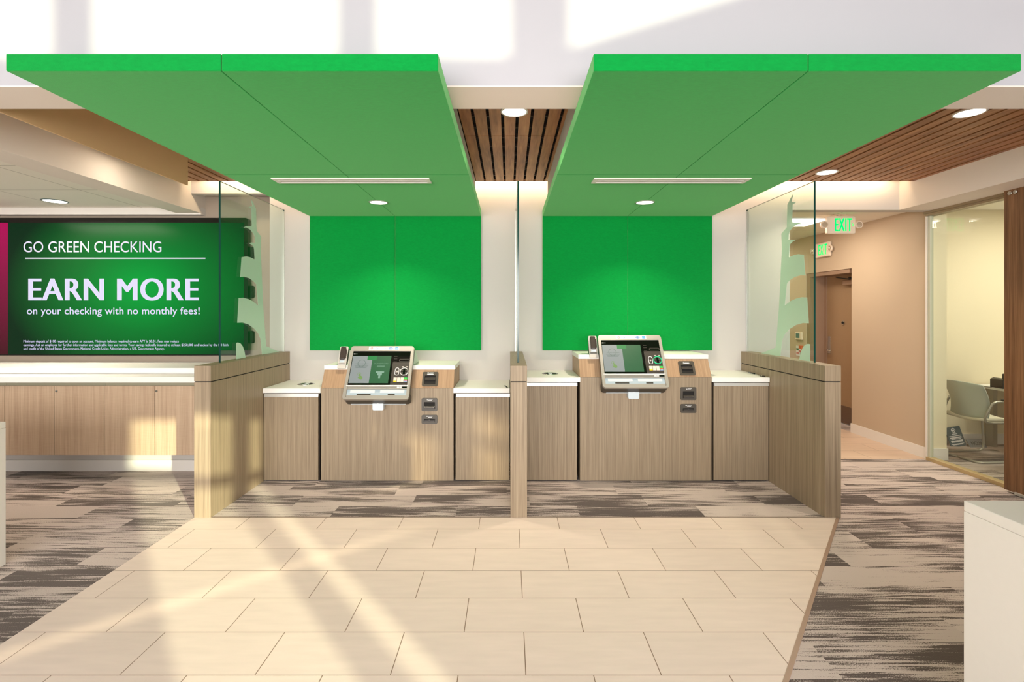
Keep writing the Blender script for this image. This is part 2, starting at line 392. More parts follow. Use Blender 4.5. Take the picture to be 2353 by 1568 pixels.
tubem = flat('chair_tube', lin(176, 172, 160), 0.35, metal=0.4)
ivory = flat('ivory_plastic', lin(236, 218, 198), 0.45)
wtxt = flat('white_print', lin(235, 235, 235), 0.5)
wemit = emit('screen_white', lin(212, 208, 236), 0.72)

# ------------------------------------------------------------------ the setting
YB = 5.46   # back wall of the teller bays
ZC = 3.0    # slatted ceiling
struct('floor', MB().box(-6.7, 8.2, -4.2, 9.7, -0.06, 0.0), carp)
struct('floor_tile', MB().prism([(-2.5, 4.015), (2.60, 4.015), (0.93, 1.875), (0.93, -3.9), (-2.5, -3.9)], 'z', 0.0, 0.002), tile)
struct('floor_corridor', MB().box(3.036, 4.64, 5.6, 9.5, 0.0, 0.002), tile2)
d = Vector((2.60 - 0.93, 4.015 - 1.875)).normalized(); nrm = Vector((d.y, -d.x)) * 0.022
struct('trim_1', MB().prism([(2.60, 4.015), (2.60 + nrm.x, 4.015 + nrm.y), (0.93 + nrm.x, 1.875 + nrm.y), (0.93, 1.875)], 'z', 0.0, 0.003), flat('edge_strip', lin(172, 142, 124), 0.4))
struct('trim_2', MB().box(-2.37, 2.60, 4.012, 4.022, 0.0, 0.003), flat('edge_strip_dark', lin(120, 100, 86), 0.5))

struct('wall_back', MB().box(-2.59, 3.036, YB, 5.72, 0, 3.3), greywhite)
struct('wall_alcove', MB().box(-6.5, -2.59, 5.72, 5.9, 0.9, 3.3), flat('alcove_paint', lin(172, 158, 142), 0.85, noise=0.012))
struct('wall_alcove_lower', MB().box(-6.5, -2.51, 5.2, 5.72, 0, 0.95), greywhite)
struct('baseboard_alcove', MB().box(-6.5, -2.51, 5.185, 5.2, 0, 0.112), trimw)
struct('wall_header_alcove', MB().box(-3.44, -2.59, YB, 5.56, 2.916, 3.3), greywhite)
struct('wall_header_corridor', MB().box(3.036, 4.64, YB, 5.58, 2.737, 3.3), greywhite)
struct('wall_bulkhead_right', MB().box(4.22, 4.86, 2.73, YB, 2.737, 3.3), liftw)
struct('wall_bulkhead_left', MB().box(-3.71, -3.44, 2.73, 5.72, 2.737, 3.3), liftw)
struct('wall_fascia', MB().box(-2.812, -2.80, 2.73, 4.40, 2.739, ZC + 0.005), flat('fascia_paint', lin(216, 180, 134), 0.8, noise=0.02))
struct('wall_upper', MB().box(-6.5, 8.0, 2.463, 2.73, 2.742, 6.0), white)
struct('lightened_board', MB().box(-6.5, 8.0, 2.463, 2.73, 2.736, 2.742), liftw)  # thin board added so the beam's underside can carry the lightened white
struct('ceiling_plenum', MB().box(-6.5, 8.0, 2.73, 9.6, 3.3, 3.4), white)
struct('ceiling_alcove', MB().box(-6.5, -3.71, 2.73, 5.72, 2.80, 2.84), ceiling_tiles())
struct('trim_3', MB().box(-6.5, -3.44, 5.63, 5.72, 2.722, 2.80), trimw)
struct('ceiling_corridor', MB().box(3.036, 4.66, 5.58, 9.5, 2.80, 2.84), ceiling_tiles())
struct('ceiling_office', MB().box(4.66, 8.0, 3.4, 6.4, 2.90, 2.94), ceiling_tiles())
# corridor side walls with the opening of the brown door
w_ = MB().box(4.64, 4.836, 5.60, 6.84, 0, 2.92).box(4.64, 5.0, 6.84, 7.89, 2.226, 2.92).box(4.64, 5.0, 7.89, 9.5, 0, 2.92).box(4.836, 5.0, 6.40, 6.84, 0, 2.92)
struct('wall_corridor_right', w_, tan)
struct('baseboard_corridor', MB().box(4.625, 4.64, 5.60, 6.84, 0, 0.125), trimw)
struct('wall_corridor_left', MB().box(2.95, 3.036, 5.72, 9.5, 0, 2.92), tan)
struct('wall_corridor_end', MB().box(2.95, 5.0, 9.5, 9.6, 0, 3.3), tan)
struct('wall_office_back', MB().box(4.836, 8.0, 6.25, 6.40, 0, 2.95), cream)
struct('baseboard_office', MB().box(4.84, 8.0, 6.235, 6.25, 0, 0.125), trimw)
struct('wall_office_right', MB().box(8.0, 8.2, 3.25, 6.4, 0, 3.3), cream)
struct('wall_office_front', MB().box(4.70, 8.0, 3.25, 3.4, 0, 2.95), white)
struct('wall_office_end', MB().box(4.836, 5.0, 6.0, 6.25, 0, 2.9), cream) if False else None
struct('trim_4', MB().box(4.615, 4.655, 5.575, 5.60, 0, 2.737), trimw)
# lobby shell behind and above the camera
lobbym = flat('lobby_paint', lin(158, 154, 150), 0.85, spec=0.2, noise=0.012, scale=3)
wl = MB()  # openings invented to shape where the reflected sun lands
for y0, y1, holes in ((-4.2, -1.15, ()), (-1.15, -0.95, ((0.7, 1.5),)), (-0.95, -0.57, ()), (-0.57, -0.32, ((1.60, 1.97), (2.05, 2.28))), (-0.32, -0.01, ()), (-0.01, 0.25, ((1.35, 1.92),)), (0.25, 0.52, ()), (0.52, 0.64, ((1.77, 1.91),)), (0.64, 5.9, ())):
    z = 0.0
    for h0, h1 in holes:
        wl.box(-6.56, -6.5, y0, y1, z, h0); z = h1
    wl.box(-6.56, -6.5, y0, y1, z, 6.0)
struct('wall_left', wl, lobbym)
struct('wall_right', MB().box(8.0, 8.2, -4.2, 3.25, 0, 6.0), lobbym)
struct('ceiling', MB().box(-6.7, 8.2, -4.2, 2.8, 6.0, 6.1), lobbym)
FW0, FW1 = -4.15, -4.0
dx = SUNK * 4.0
x0, x1 = 0.36 + dx, 1.70 + dx       # sidelight and door that let the low sun in
WX0, WX1 = -5.0, 3.5
wf = MB()
wf.box(-6.5, WX0, FW0, FW1, 0, 4.564).box(WX0, WX1, FW0, FW1, 0, 0.25).box(WX0, WX1, FW0, FW1, 2.93, 4.564).box(WX1, x0, FW0, FW1, 0, 4.564).box(x1, 8.0, FW0, FW1, 0, 4.564).box(x0, x1, FW0, FW1, 2.93, 4.564)
wf.box(-6.5, 0.8, FW0, FW1, 4.564, 6.0).box(7.4, 8.0, FW0, FW1, 4.564, 6.0)
wf.prism([(5.60, 4.564), (7.4, 4.564), (7.4, 5.17), (5.60, 4.609)], 'y', FW0, FW1)
struct('wall_front', wf, lobbym)
fr = MB()
for mx_, hw in ((1.84, 0.045), (3.23, 0.048), (4.62, 0.045), (5.51, 0.093)): fr.box(mx_ - hw, mx_ + hw, FW0, FW1, 4.564, 6.0)
fr.box(0.8, 7.4, FW0, FW1, 5.94, 6.0)
fr.box(1.29 + dx, 1.42 + dx, FW0, FW1, 0, 2.93).box(x0, x1, FW0, FW1, 2.355, 2.415)
struct('window_2', fr, alu)
# invented windows behind the camera; glowing panels added as fill light
w3 = bpy.data.objects.new('fill_window', None); COL.objects.link(w3); w3['kind'] = 'structure'
f3 = MB()
for k in range(5): f3.box(WX0 + k * 2.125 - 0.03, WX0 + k * 2.125 + 0.03, FW0 + 0.02, FW1 - 0.02, 0.25, 2.93)
f3.build('fill_frame', alu, w3)
for k in range(4): MB().box(WX0 + k * 2.125 + 0.03, WX0 + (k + 1) * 2.125 - 0.03, FW0 + 0.05, FW0 + 0.055, 0.25, 2.93).build('fill_panel', emit('fill_glow', (1, 0.97, 0.92, 1), 1.6) if k == 0 else bpy.data.materials['fill_glow'], w3)

# slatted timber ceiling: boards running away from the camera over a black void
sl = MB(); px0 = -3.44; pitch = 0.1026; k = 0
xs = -0.354 - pitch * 30
while xs < 4.22:
    a, b2 = max(xs + 0.011, -3.44), min(xs + pitch - 0.011, 4.22)
    if b2 - a > 0.01 :
        sl.box(a, b2, 2.73, 3.902, ZC, ZC + 0.018).box(a, b2, 3.908, 5.26, ZC, ZC + 0.018)
    xs += pitch
sl.box(-3.44, 4.22, 5.2602, 5.266, ZC - 0.002, ZC + 0.03)
struct('ceiling_slats', sl, slatw)
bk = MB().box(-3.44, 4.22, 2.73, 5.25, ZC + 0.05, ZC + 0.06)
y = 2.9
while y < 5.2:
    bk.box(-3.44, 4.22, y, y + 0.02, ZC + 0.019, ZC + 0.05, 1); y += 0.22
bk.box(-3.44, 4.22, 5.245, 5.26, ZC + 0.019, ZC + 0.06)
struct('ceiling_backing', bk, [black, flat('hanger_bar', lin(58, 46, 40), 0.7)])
# drywall drops above each canopy
for a, b2 in ((-2.10, -0.35), (0.396, 2.13)):
    struct('ceiling_drop', MB().box(a, b2, 2.73, 5.20, 2.738, ZC - 0.001), greywhite)

# office glazing
wn = bpy.data.objects.new('window_1', None); COL.objects.link(wn); wn['kind'] = 'structure'
MB().box(4.634, 4.646, 3.45, 5.575, 0.035, 2.69, 0).build('glass_pane', glass_office, wn)
MB().box(4.60, 4.68, 3.4, 5.575, 0.0, 0.035).build('bottom_rail', flat('bronze_rail', lin(196, 172, 128), 0.4, metal=0.2), wn)
tk = MB().box(4.59, 4.69, 3.4, 5.575, 2.69, 2.737).box(4.575, 4.59, 3.4, 5.575, 2.712, 2.737)
tk.build('top_track', flat('track_metal', lin(150, 132, 106), 0.4, metal=0.3), wn)
MB().box(4.62, 4.66, 5.545, 5.575, 0.035, 2.69).build('jamb', flat('jamb_metal', lin(190, 190, 168), 0.4), wn)
wr = MB().box(4.66, 4.836, 5.58, 5.60, 0, 2.9)
struct('trim_5', wr, cream)
struct('baseboard_jamb', MB().box(4.66, 4.842, 5.565, 5.58, 0, 0.125), trimw)

# sliding timber door hung on the office track
dr = thing('door_2', 'tall walnut sliding door hung on a track beside the office glass', 'door', (4.54, 4.0, 0.02)); dr['kind'] = 'structure'
MB().box(4.515, 4.56, 3.55, 4.605, 0.02, 2.752, 0, 0.002).build('leaf', lamdark, dr, dr.location)
for yy in (4.545, 4.495):
    MB().cyl((4.515, yy, 2.705), (4.502, yy, 2.705), 0.017, 20).cyl((4.503, yy, 2.705), (4.498, yy, 2.705), 0.011, 6).build('bolt', chrome, dr, dr.location)
MB().box(4.50, 4.53, 4.36, 4.50, 0.004, 0.03, 0, 0.003).build('floor_guide', alu, dr, dr.location)

# corridor door
d1 = thing('door_1', 'brown steel door in a recessed frame along the corridor', 'door', (4.9, 7.365, 0)); d1['kind'] = 'structure'
MB().box(4.89, 4.935, 6.90, 7.80, 0.01, 2.17).build('leaf', brown, d1, d1.location)
fr1 = MB().box(4.652, 5.0, 7.80, 7.889, 0, 2.225).box(4.80, 5.0, 6.841, 6.90, 0, 2.225).box(4.652, 5.0, 6.90, 7.80, 2.17, 2.225).box(4.87, 4.89, 7.76, 7.80, 0, 2.17)
fr1.build('door_frame', brownf, d1, d1.location)
MB().box(4.878, 4.89, 7.772, 7.79, 0.02, 2.17).build('strike_edge', alu, d1, d1.location)
kp = MB().box(4.884, 4.89, 6.93, 7.74, 0.02, 0.26); kp.build('kick_plate', flat('kick_metal', lin(112, 92, 78), 0.3, metal=0.4), d1, d1.location)
cl = MB().box(4.83, 4.89, 6.98, 7.32, 2.02, 2.09, 0, 0.006).build('door_closer', brownf, d1, d1.location)
MB().tube([(4.86, 7.2, 2.10), (4.80, 7.36, 2.13), (4.87, 7.52, 2.15)], 0.008).cyl((4.86, 7.2, 2.09), (4.86, 7.2, 2.13), 0.02).build('closer_arm', housem, cl, (0, 0, 0)).matrix_parent_inverse = Matrix.Translation(-d1.location)
MB().cyl((4.89, 7.385, 1.475), (4.878, 7.385, 1.475), 0.032, 24).cyl((4.879, 7.385, 1.475), (4.872, 7.385, 1.475), 0.018, 24, m=1).build('peephole', [chrome, black], d1, d1.location)
MB().box(4.882, 4.89, 7.68, 7.74, 1.0, 1.26, 0, 0.003).tube([(4.882, 7.71, 1.05), (4.83, 7.71, 1.05), (4.825, 7.69, 1.05), (4.825, 7.58, 1.05)], 0.011).build('lever_handle', chrome, d1, d1.location)

# ------------------------------------------------------------------ green canopies and wall panels
CY0, CY1, CM = 2.142, 5.405, 3.77
CZ0, CZ1 = 2.661, 2.735
def cpanel(x0, x1, y0, y1, z0, z1, label, name, group):
    o = MB().box(x0 + 0.0015, x1 - 0.0015, y0 + 0.0002, y1 - 0.0002, z0, z1, 0, 0.0035, 2).build(name, green, None, ((x0 + x1) / 2, (y0 + y1) / 2, z0))
    return tag(o, label, 'acoustic panel', group)
for side, (a, mid, b2) in (('left', (-2.138, -1.222, -0.300)), ('right', (0.357, 1.270, 2.176))):
    for half, (xa, xb) in (('outer' if side == 'left' else 'inner', (a, mid)), ('inner' if side == 'left' else 'outer', (mid, b2))):
        wher = 'nearer the television' if side == 'left' and half == 'outer' else 'nearer the middle timber slats' if half == 'inner' else 'nearer the exit signs'
        kio = 'left' if side == 'left' else 'right'
        cpanel(xa, xb, CY0, CM, CZ0, CZ1, 'green felt ceiling panel, front piece over the %s kiosk, %s' % (kio, wher), 'canopy_panel', 'green canopy panels')
        cpanel(xa, xb, CM, CY1, CZ0, CZ1, 'green felt ceiling panel, rear piece over the %s kiosk, %s' % (kio, wher), 'canopy_panel', 'green canopy panels')
        cpanel(xa, xb, CY1, YB - 0.002, 1.222, CZ1, 'green felt wall panel behind the %s kiosk, half %s' % (kio, wher), 'wall_panel', 'green wall panels')

def diffuser(x0, x1, label):
    z = CZ0; y0, y1 = 3.858, 4.0
    t = thing('air_diffuser', label, 'air vent', ((x0 + x1) / 2, (y0 + y1) / 2, z), 'slot diffusers in the canopies')
    o = [(x0, y0), (x1, y0), (x1, y1), (x0, y1)]; i = [(x0 + .03, y0 + .03), (x1 - .03, y0 + .03), (x1 - .03, y1 - .03), (x0 + .03, y1 - .03)]
    MB().frame(o, i, 'z', z - 0.008, z + 0.001).build('frame', trimw, t, t.location)
    MB().box(x0 + .03, x1 - .03, y0 + .055, y1 - .055, z - 0.007, z + 0.001).build('bar', trimw, t, t.location)
    MB().box(x0 + .03, x1 - .03, y0 + .03, y1 - .03, z - 0.0015, z - 0.0005).build('slot', black, t, t.location)
diffuser(-1.822, -0.612, 'white slot air diffuser in the left green canopy')
diffuser(0.649, 1.853, 'white slot air diffuser in the right green canopy')

def downlight(x, y, z, r, label, power, ring=trimw, col=WARM, spread=110):
    t = thing('downlight', label, 'ceiling light', (x, y, z), 'recessed round downlights')
    MB().lathe([(r * 0.86, 0.002), (r * 0.88, -0.006), (r, -0.004), (r, 0.002)], (0, 0, 0)).build('trim_ring', ring, t)
    MB().lathe([(0, -0.0015), (r * 0.45, -0.0020), (r * 0.87, -0.003)], (0, 0, 0)).build('lens', lampw, t)
    l = bpy.data.lights.new('lamp', 'AREA'); l.shape = 'DISK'; l.size = r * 1.5; l.energy = power; l.color = col; l.spread = R(spread)
    o = bpy.data.objects.new('lamp', l); COL.objects.link(o); o.location = (0, 0, -0.012); o.parent = t
CWL = (1.0, 0.86, 0.66)
downlight(-1.222, 4.72, CZ0, 0.09, 'round downlight in the left green canopy', 9, flat('ring_grey', lin(150, 160, 140), 0.3), CWL)
downlight(1.270, 4.72, CZ0, 0.09, 'round downlight in the right green canopy', 9, flat('ring_grey', lin(150, 160, 140), 0.3), CWL)
downlight(sx(1182, 3.43), 3.43, ZC, 0.094, 'round downlight in the narrow slatted strip between the canopies', 5, trimw, CWL)
downlight(sx(2228, 3.45), 3.45, ZC, 0.095, 'round downlight in the right slatted ceiling, nearest the white wall', 7, trimw, CWL)
downlight(sx(1900, 4.93), 4.93, ZC, 0.098, 'round downlight in the right slatted ceiling above the glass screen', 7, trimw, CWL)
downlight(-3.12, 4.32, ZC, 0.095, 'round downlight tucked in the slatted ceiling behind the tan fascia', 2.2, trimw, CWL, 175)
downlight(-4.77, 5.30, 2.80, 0.115, 'round downlight in the white tiled ceiling over the television', 9, flat('ring_teal', lin(70, 96, 96), 0.3), CWL)

# ------------------------------------------------------------------ low partitions with glass screens
ZR = [(557, 58), (530, 100), (503, 155), (497, 355), (450, 410), (455, 540), (430, 1050), (400, 1410), (270, 1462), (442, 1488), (457, 1345), (480, 1295), (520, 1250), (580, 1212), (640, 1195), (692, 1198), (677, 970), (630, 968), (580, 980), (530, 1003), (480, 1042), (500, 845), (530, 815), (570, 790), (620, 775), (662, 778), (648, 597), (600, 590), (560, 598), (516, 618), (522, 520), (528, 500), (550, 480), (575, 470), (545, 462), (512, 465), (515, 410), (525, 385), (560, 345), (600, 325), (630, 325), (600, 311), (550, 312), (545, 302), (550, 152), (578, 136), (540, 131)]
def yz(p, X=2.572):
    px, py = 1680 + p[0] / 3.823, 430 + p[1] / 3.823
    Y = X * F / (px - 1170); return (Y, H - (py - 716) * Y / F)
tower = [yz(p) for p in ZR]
lobe = [(4.46, 1.214), (4.30, 1.214), (4.30, 1.36), (4.33, 1.362), (4.37, 1.352), (4.41, 1.322), (4.44, 1.275)]
def partition(X0, X1, label, glabel, shift, show):
    Xm = (X0 + X1) / 2
    t = thing('partition', label, 'partition', (Xm, 4.75, 0), 'low laminate partitions')
    MB().box(X0, X1, 4.01, YB - 0.001, 0, 1.076, 0, 0.001).build('body', lam, t, t.location)
    MB().box(X0 + 0.005, X1 - 0.005, 4.016, YB - 0.001, 1.076, 1.084).build('reveal', black, t, t.location)
    MB().box(X0, X1, 4.01, YB - 0.001, 1.084, 1.208, 0, 0.001).build('cap', lam, t, t.location)
    g = thing('glass_screen', glabel, 'glass screen', (Xm, 4.86, 1.208), 'glass screens on the partitions')
    hw = 0.008
    m = MB().box(Xm - hw, Xm + hw, 4.25, YB - 0.003, 1.208, 2.737)
    m.bm.faces.ensure_lookup_table()
    for f in m.bm.faces: f.material_index = 0 if abs(f.normal.x) > 0.9 else 1
    m.build('glass_pane', [glass_m, glass_edge], g, g.location)
    if show:
        e = MB()
        for pl in (tower, lobe):
            e.prism([(a + shift, b_) for a, b_ in pl], 'x', Xm - hw - 0.0016 if X0 > 0 else Xm + hw + 0.0004, Xm - hw - 0.0004 if X0 > 0 else Xm + hw + 0.0016)
        e.build('etched_design', frost, g, g.location)
    MB().box(Xm - 0.012, Xm + 0.012, YB - 0.014, YB - 0.0005, 1.208, 2.72).build('wall_channel', alu, g, g.location)
partition(-2.503, -2.371, 'taupe laminate half-wall beside the television counter, its end in sunlight', 'glass screen etched with a frosted tower in front of the television', 0.19, True)
partition(0.010, 0.142, 'taupe laminate half-wall between the two kiosks', 'glass screen seen edge-on between the two kiosks', 0, False)
partition(2.508, 2.636, 'taupe laminate half-wall beside the corridor carpet', 'glass screen etched with a frosted tower beside the exit corridor', 0, True)

# ------------------------------------------------------------------ teller bays
def side_cabinet(x0, x1, dz, label, gap_side):
    t = thing('side_cabinet', label, 'cabinet', ((x0 + x1) / 2, 4.87, 0), 'side cabinets flanking the kiosks')
    zt = 0.855 + dz
    MB().box(x0 + 0.012, x1 - 0.012, 4.895, YB - 0.002, 0.0, zt - 0.001).build('body', darkgap, t, t.location)
    d0, d1_ = (x0, x1 - 0.018) if gap_side > 0 else (x0 + 0.012, x1 - 0.003)
    MB().box(d0, d1_, 4.872, 4.892, 0.012, zt - 0.040, 0, 0.001).build('door', lam, t, t.location)
    MB().prism([(4.866, zt - 0.040), (4.893, zt - 0.040), (4.893, zt - 0.008), (4.872, zt - 0.010)], 'x', d0 + 0.004, d1_ + 0.003).build('finger_pull', alu, t, t.location)
def counter(x0, x1, dz, label):
    z = 0.855 + dz
    o = MB().box(x0, x1, 4.848, YB - 0.002, z, z + 0.045, 0, 0.002).build('countertop', solid, None, ((x0 + x1) / 2, 5.15, z))
    tag(o, label, 'countertop', 'white counters beside the kiosks')
def console(x0, x1, dz, label):
    t = thing('kiosk_console', label, 'console', ((x0 + x1) / 2, 4.9, 0), 'laminate consoles under the kiosks')
    yf, zk, ys_, zs = 4.87, 0.899 + dz, 4.962, 1.068 + dz
    MB().prism([(yf, 0.006), (YB - 0.002, 0.006), (YB - 0.002, zk), (yf, zk)], 'x', x0, x1).build('base_panel', lam, t, t.location)
    MB().prism([(yf, zk + 0.0015), (YB - 0.002, zk + 0.0015), (YB - 0.002, zs), (ys_, zs)], 'x', x0, x1).build('sloped_panel', lamwarm, t, t.location)
    MB().box(x0 - 0.004, x1 + 0.004, ys_ - 0.004, YB - 0.002, zs, zs + 0.042, 0, 0.002).build('top_slab', solid, t, t.location)
def slot(xc, zc, yc, ww, hh, kind, label, tilt=0.0):
    t = thing('slot_unit', label, 'slot', (xc, yc, zc), 'small slot units on the kiosk consoles', (tilt, 0, 0))
    MB().frame(rrect(-ww / 2, ww / 2, 0, hh, 0.014), rrect(-ww / 2 + .022, ww / 2 - .022, 0.018, hh - .038, 0.004), 'y', -0.008, 0.001).build('frame', slotm, t)
    MB().box(-ww / 2 + .02, ww / 2 - .02, -0.0005, 0.0008, 0.016, hh - .036).build('recess', black, t)
    if kind == 'receipt':
        MB().prism([(-0.012, hh * .42), (-0.012, hh * .5), (0, hh * .62), (0, hh * .42)], 'x', -ww / 2 + .026, ww / 2 - .026).build('lip', darkpl, t)
        MB().box(-ww / 2 + .045, ww / 2 - .045, -0.0095, -0.008, hh - .030, hh - .022).build('marking', wtxt, t)
    elif kind == 'cash':
        MB().prism([(-0.016, 0.020), (-0.016, 0.034), (0, 0.05), (0, 0.018)], 'x', -ww / 2 + .026, ww / 2 - .026).build('lip', darkpl, t)
    else:
        MB().box(-ww / 2 + .026, ww / 2 - .026, -0.009, 0, 0.018, 0.034).cyl((0, -0.010, 0.036), (0, 0, 0.036), 0.008, 16).build('lip', darkpl, t)
    mk = MB().prism([(-ww / 2 + .05, hh - .014), (-ww / 2 + .062, hh - .014), (-ww / 2 + .056, hh - .022)] if kind == 'cash' else [(-ww / 2 + .046, hh - .008), (-ww / 2 + .062, hh - .008), (-ww / 2 + .062, hh - .015), (-ww / 2 + .046, hh - .015)], 'y', -0.0095, -0.0082)
    mk.build('marking', wtxt, t)
    mk = MB().box(-ww / 2 + .066, ww / 2 - .045, -0.0095, -0.0082, hh - .013, hh - .009)
    mk.build('lettering', wtxt, t)
    mk = MB().box(-ww / 2 + .062, ww / 2 - .052, -0.0095, -0.0082, hh - .024, hh - .020)
    mk.build('lettering', wtxt, t)
slotm = flat('slot_frame', lin(74, 68, 60), 0.4)

KL, KW = 0.5573, 0.621
KT = R(58.65)
def uv(u, v): return ((u - 0.5) * KW, (1 - v) * KL)   # fraction of the face from its top left corner
def kiosk(xc, dz, label, lit):
    t = thing('teller_kiosk', label, 'kiosk', (xc, 4.70, 0.8215 + dz), 'teller kiosks', (KT, 0, 0))
    hw = KW / 2
    # local frame: x across, y up the face, z out of the face
    MB().frame(rrect(-hw, hw, 0, KL, 0.028), rrect(*[uv(.045, 0)[0], uv(.955, 0)[0]], uv(0, .962)[1], uv(0, .098)[1], 0.004), 'z', -0.03, 0.0).build('bezel', bezelm, t)
    MB().prism(rrect(-hw + .002, hw - .002, 0.002, KL - .002, 0.028), 'z', -0.066, -0.03).prism(rrect(-hw + .002, hw - .002, 0.002, 0.10, 0.028), 'z', -0.134, -0.06).build('housing', housem, t)
    inv = Matrix.Rotation(-KT, 4, 'X')
    # rear cover, shaped in upright coordinates relative to the face's lower edge
    rc = MB().prism([(0.30, 0.2905), (0.337, 0.455), (0.585, 0.2905), (0.40, 0.2905)], 'x', -hw + .012, hw - .006, 0, 0.004, M=inv)
    rc.build('rear_cover', pale, t)
    tab = MB().prism(rrect(-0.052, 0.052, -0.122, -0.052, 0.012), 'y', 0.10, 0.166, M=inv); tab.build('lower_tab', pale2, t)
    MB().lathe([(0, 0.004), (0.006, 0.003), (0.009, 0)], seg=16, M=inv @ Matrix.Translation((0, 0.099, -0.052)) @ Matrix.Rotation(R(90), 4, 'X')).build('camera_eye', wtxt, t)
    MB().box(-hw + .05, hw - .05, 0.0, 0.012, -0.137, -0.126, 0, M=None).build('lower_light_strip', pale2, t)
    def slab(u0, u1, v0, v1, z0, z1, name, mat, par=t, bev=0):
        (xa, ya), (xb, yb) = uv(u0, v1), uv(u1, v0)
        return MB().box(xa, xb, ya, yb, z0, z1, 0, bev).build(name, mat, par)
    slab(.045, .955, .098, .748, -0.03, -0.006, 'glass_panel', gloss)
    slab(.03, .97, .748, .758, -0.012, 0.003, 'shelf_edge', solid)
    slab(.045, .955, .758, .806, -0.03, -0.010, 'lower_strip', bezelm)
    for u0, u1, k2 in ((.80, .84, wtxt), (.845, .87, wtxt), (.88, .955, gloss)):
        (xa, ya), (xb, yb) = uv(u0, .79), uv(u1, .765)
        MB().box(xa, xb, ya, yb, -0.0098, -0.009).build('marking', k2, t)
    tr = slab(.045, .955, .806, .915, -0.03, -0.026, 'deposit_tray', traym)
    slab(.045, .955, .917, .962, -0.03, -0.018, 'ledge', bezelm)
    for u0, u1 in ((.095, .465), (.55, .915)):
        (xa, ya), (xb, yb) = uv(u0, .868), uv(u1, .818)
        MB().box(xa, xb, ya, yb, -0.026, -0.020).build('light_strip', traym2, tr)
    for u0, u1 in ((.20, .41), (.67, .775)):
        (xa, ya), (xb, yb) = uv(u0, .908), uv(u1, .886)
        lp = MB().box(xa, xb, ya, yb, -0.026, -0.0215).build('label_plate', housem, tr)
    # display
    dsp = slab(.052, .656, .19, .705, -0.0059, -0.0052, 'display', scr_green)
    slab(.053, .362, .191, .704, -0.0052, -0.0048, 'picture', scr_grey, dsp)
    slab(.285, .43, .2 - .01, .268, -0.0048, -0.0044, 'picture', scr_tab, dsp)
    a = MB()
    x_, y_ = uv(.205, .35)
    a.lathe([(0.038, 0), (0.036, 0.0003), (0.034, 0)], (x_, y_ + 0.01, -0.0047), 40)
    a.build('picture', scr_dim, dsp); a = MB()
    (xa, ya), (xb, yb) = uv(.11, .365), uv(.31, .335); a.text('TOUCH SCREEN', xa, xb, ya + .006, yb, -0.0042, 0)
    for k3, vv in enumerate((.375, .395, .415)): 
        (xa, ya), (xb, yb) = uv(.10 + .01 * k3, vv + .006), uv(.315 - .012 * k3, vv); a.box(xa, xb, ya, yb, -0.0047, -0.0044)
    a.build('lettering', scr_dim, dsp)
    hd = MB(); hx, hy = uv(.215, .575)
    hd.lathe([(0.017, 0), (0.0155, 0.0003), (0.014, 0)], (hx - .012, hy + 0.022, -0.0047), 28)
    hd.prism([(hx - .016, hy + .022), (hx - .008, hy + .026), (hx + .002, hy + .006), (hx + .020, hy - .004), (hx + .026, hy - .024), (hx + .014, hy - .036), (hx - .006, hy - .030), (hx - .022, hy - .014), (hx - .016, hy - .008), (hx - .006, hy - .010)], 'z', -0.0048, -0.0042)
    hd.build('hand_icon', scr_hand, dsp)
    if not lit:
        b = MB(); (xa, ya), (xb, yb) = uv(.40, .352), uv(.62, .33); b.text('OR, INSERT CARD', xa, xb, ya, yb, -0.0042)
        for k3, vv in enumerate((.372, .390)):
            (xa, ya), (xb, yb) = uv(.45, vv + .006), uv(.57, vv); b.box(xa, xb, ya, yb, -0.0047, -0.0044)
        b.build('lettering', scr_icon, dsp)
        cx_, cy_ = uv(.51, .50)
        b = MB().prism([(cx_ + dx_, cy_ + dy_) for dx_, dy_ in ((-.04, .008), (.04, .008), (.04, -.008), (.022, -.008), (.022, -.034), (.009, -.034), (.009, -.062), (-.009, -.062), (-.009, -.034), (-.022, -.034), (-.022, -.008), (-.04, -.008))], 'z', -0.0047, -0.0043)
        b.build('card_icon', scr_icon, dsp)
    lg = MB(); (xa, ya), (xb, yb) = uv(.055, .158), uv(.115, .145); lg.box(xa, xa + .016, ya, yb, -0.0058, -0.005).box(xa + .015, xb, ya + .002, yb - .002, -0.0058, -0.005)
    lg.build('marking', wtxt, t)
    # right-hand control block
    cb = slab(.692, .953, .318, .742, -0.006, 0.0005, 'control_panel', darkpl, t, 0.002)
    cs = MB(); (xa, ya), (xb, yb) = uv(.785, .30), uv(.945, .25)
    cs.frame(rrect(xa, xb, ya, yb, 0.012), rrect(xa + .004, xb - .004, ya + .004, yb - .004, 0.008), 'z', -0.006, -0.003)
    (xa, ya), (xb, yb) = uv(.70, .305), uv(.75, .195); 
    cs.box(xa, xb, ya, ya + .004, -0.006, -0.004).box(xa, xb, (ya + yb) / 2, (ya + yb) / 2 + .004, -0.006, -0.004).box(xa, xb, yb - .004, yb, -0.006, -0.004)
    cs.build('card_slot', housem, t)
    x_, y_ = uv(.886, .495)
    MB().lathe([(0.040, 0.0005), (0.040, 0.006), (0.0355, 0.006), (0.0355, 0.0005)], (x_, y_, 0), 40).build('reader_ring', ring_lit if lit else ring_plain, cb)
    rd = MB().cyl((x_, y_, 0), (x_, y_, 0.002), 0.035, 32); rd.box(x_ - .010, x_ + .010, y_ - .028, y_ + .028, 0.002, 0.004, 1).box(x_ - .03, x_ + .03, y_ - .002, y_ + .002, 0.002, 0.005, 1)
    rd.build('reader', [housem, gloss], cb)
    xp, yp = uv(.776, .495)
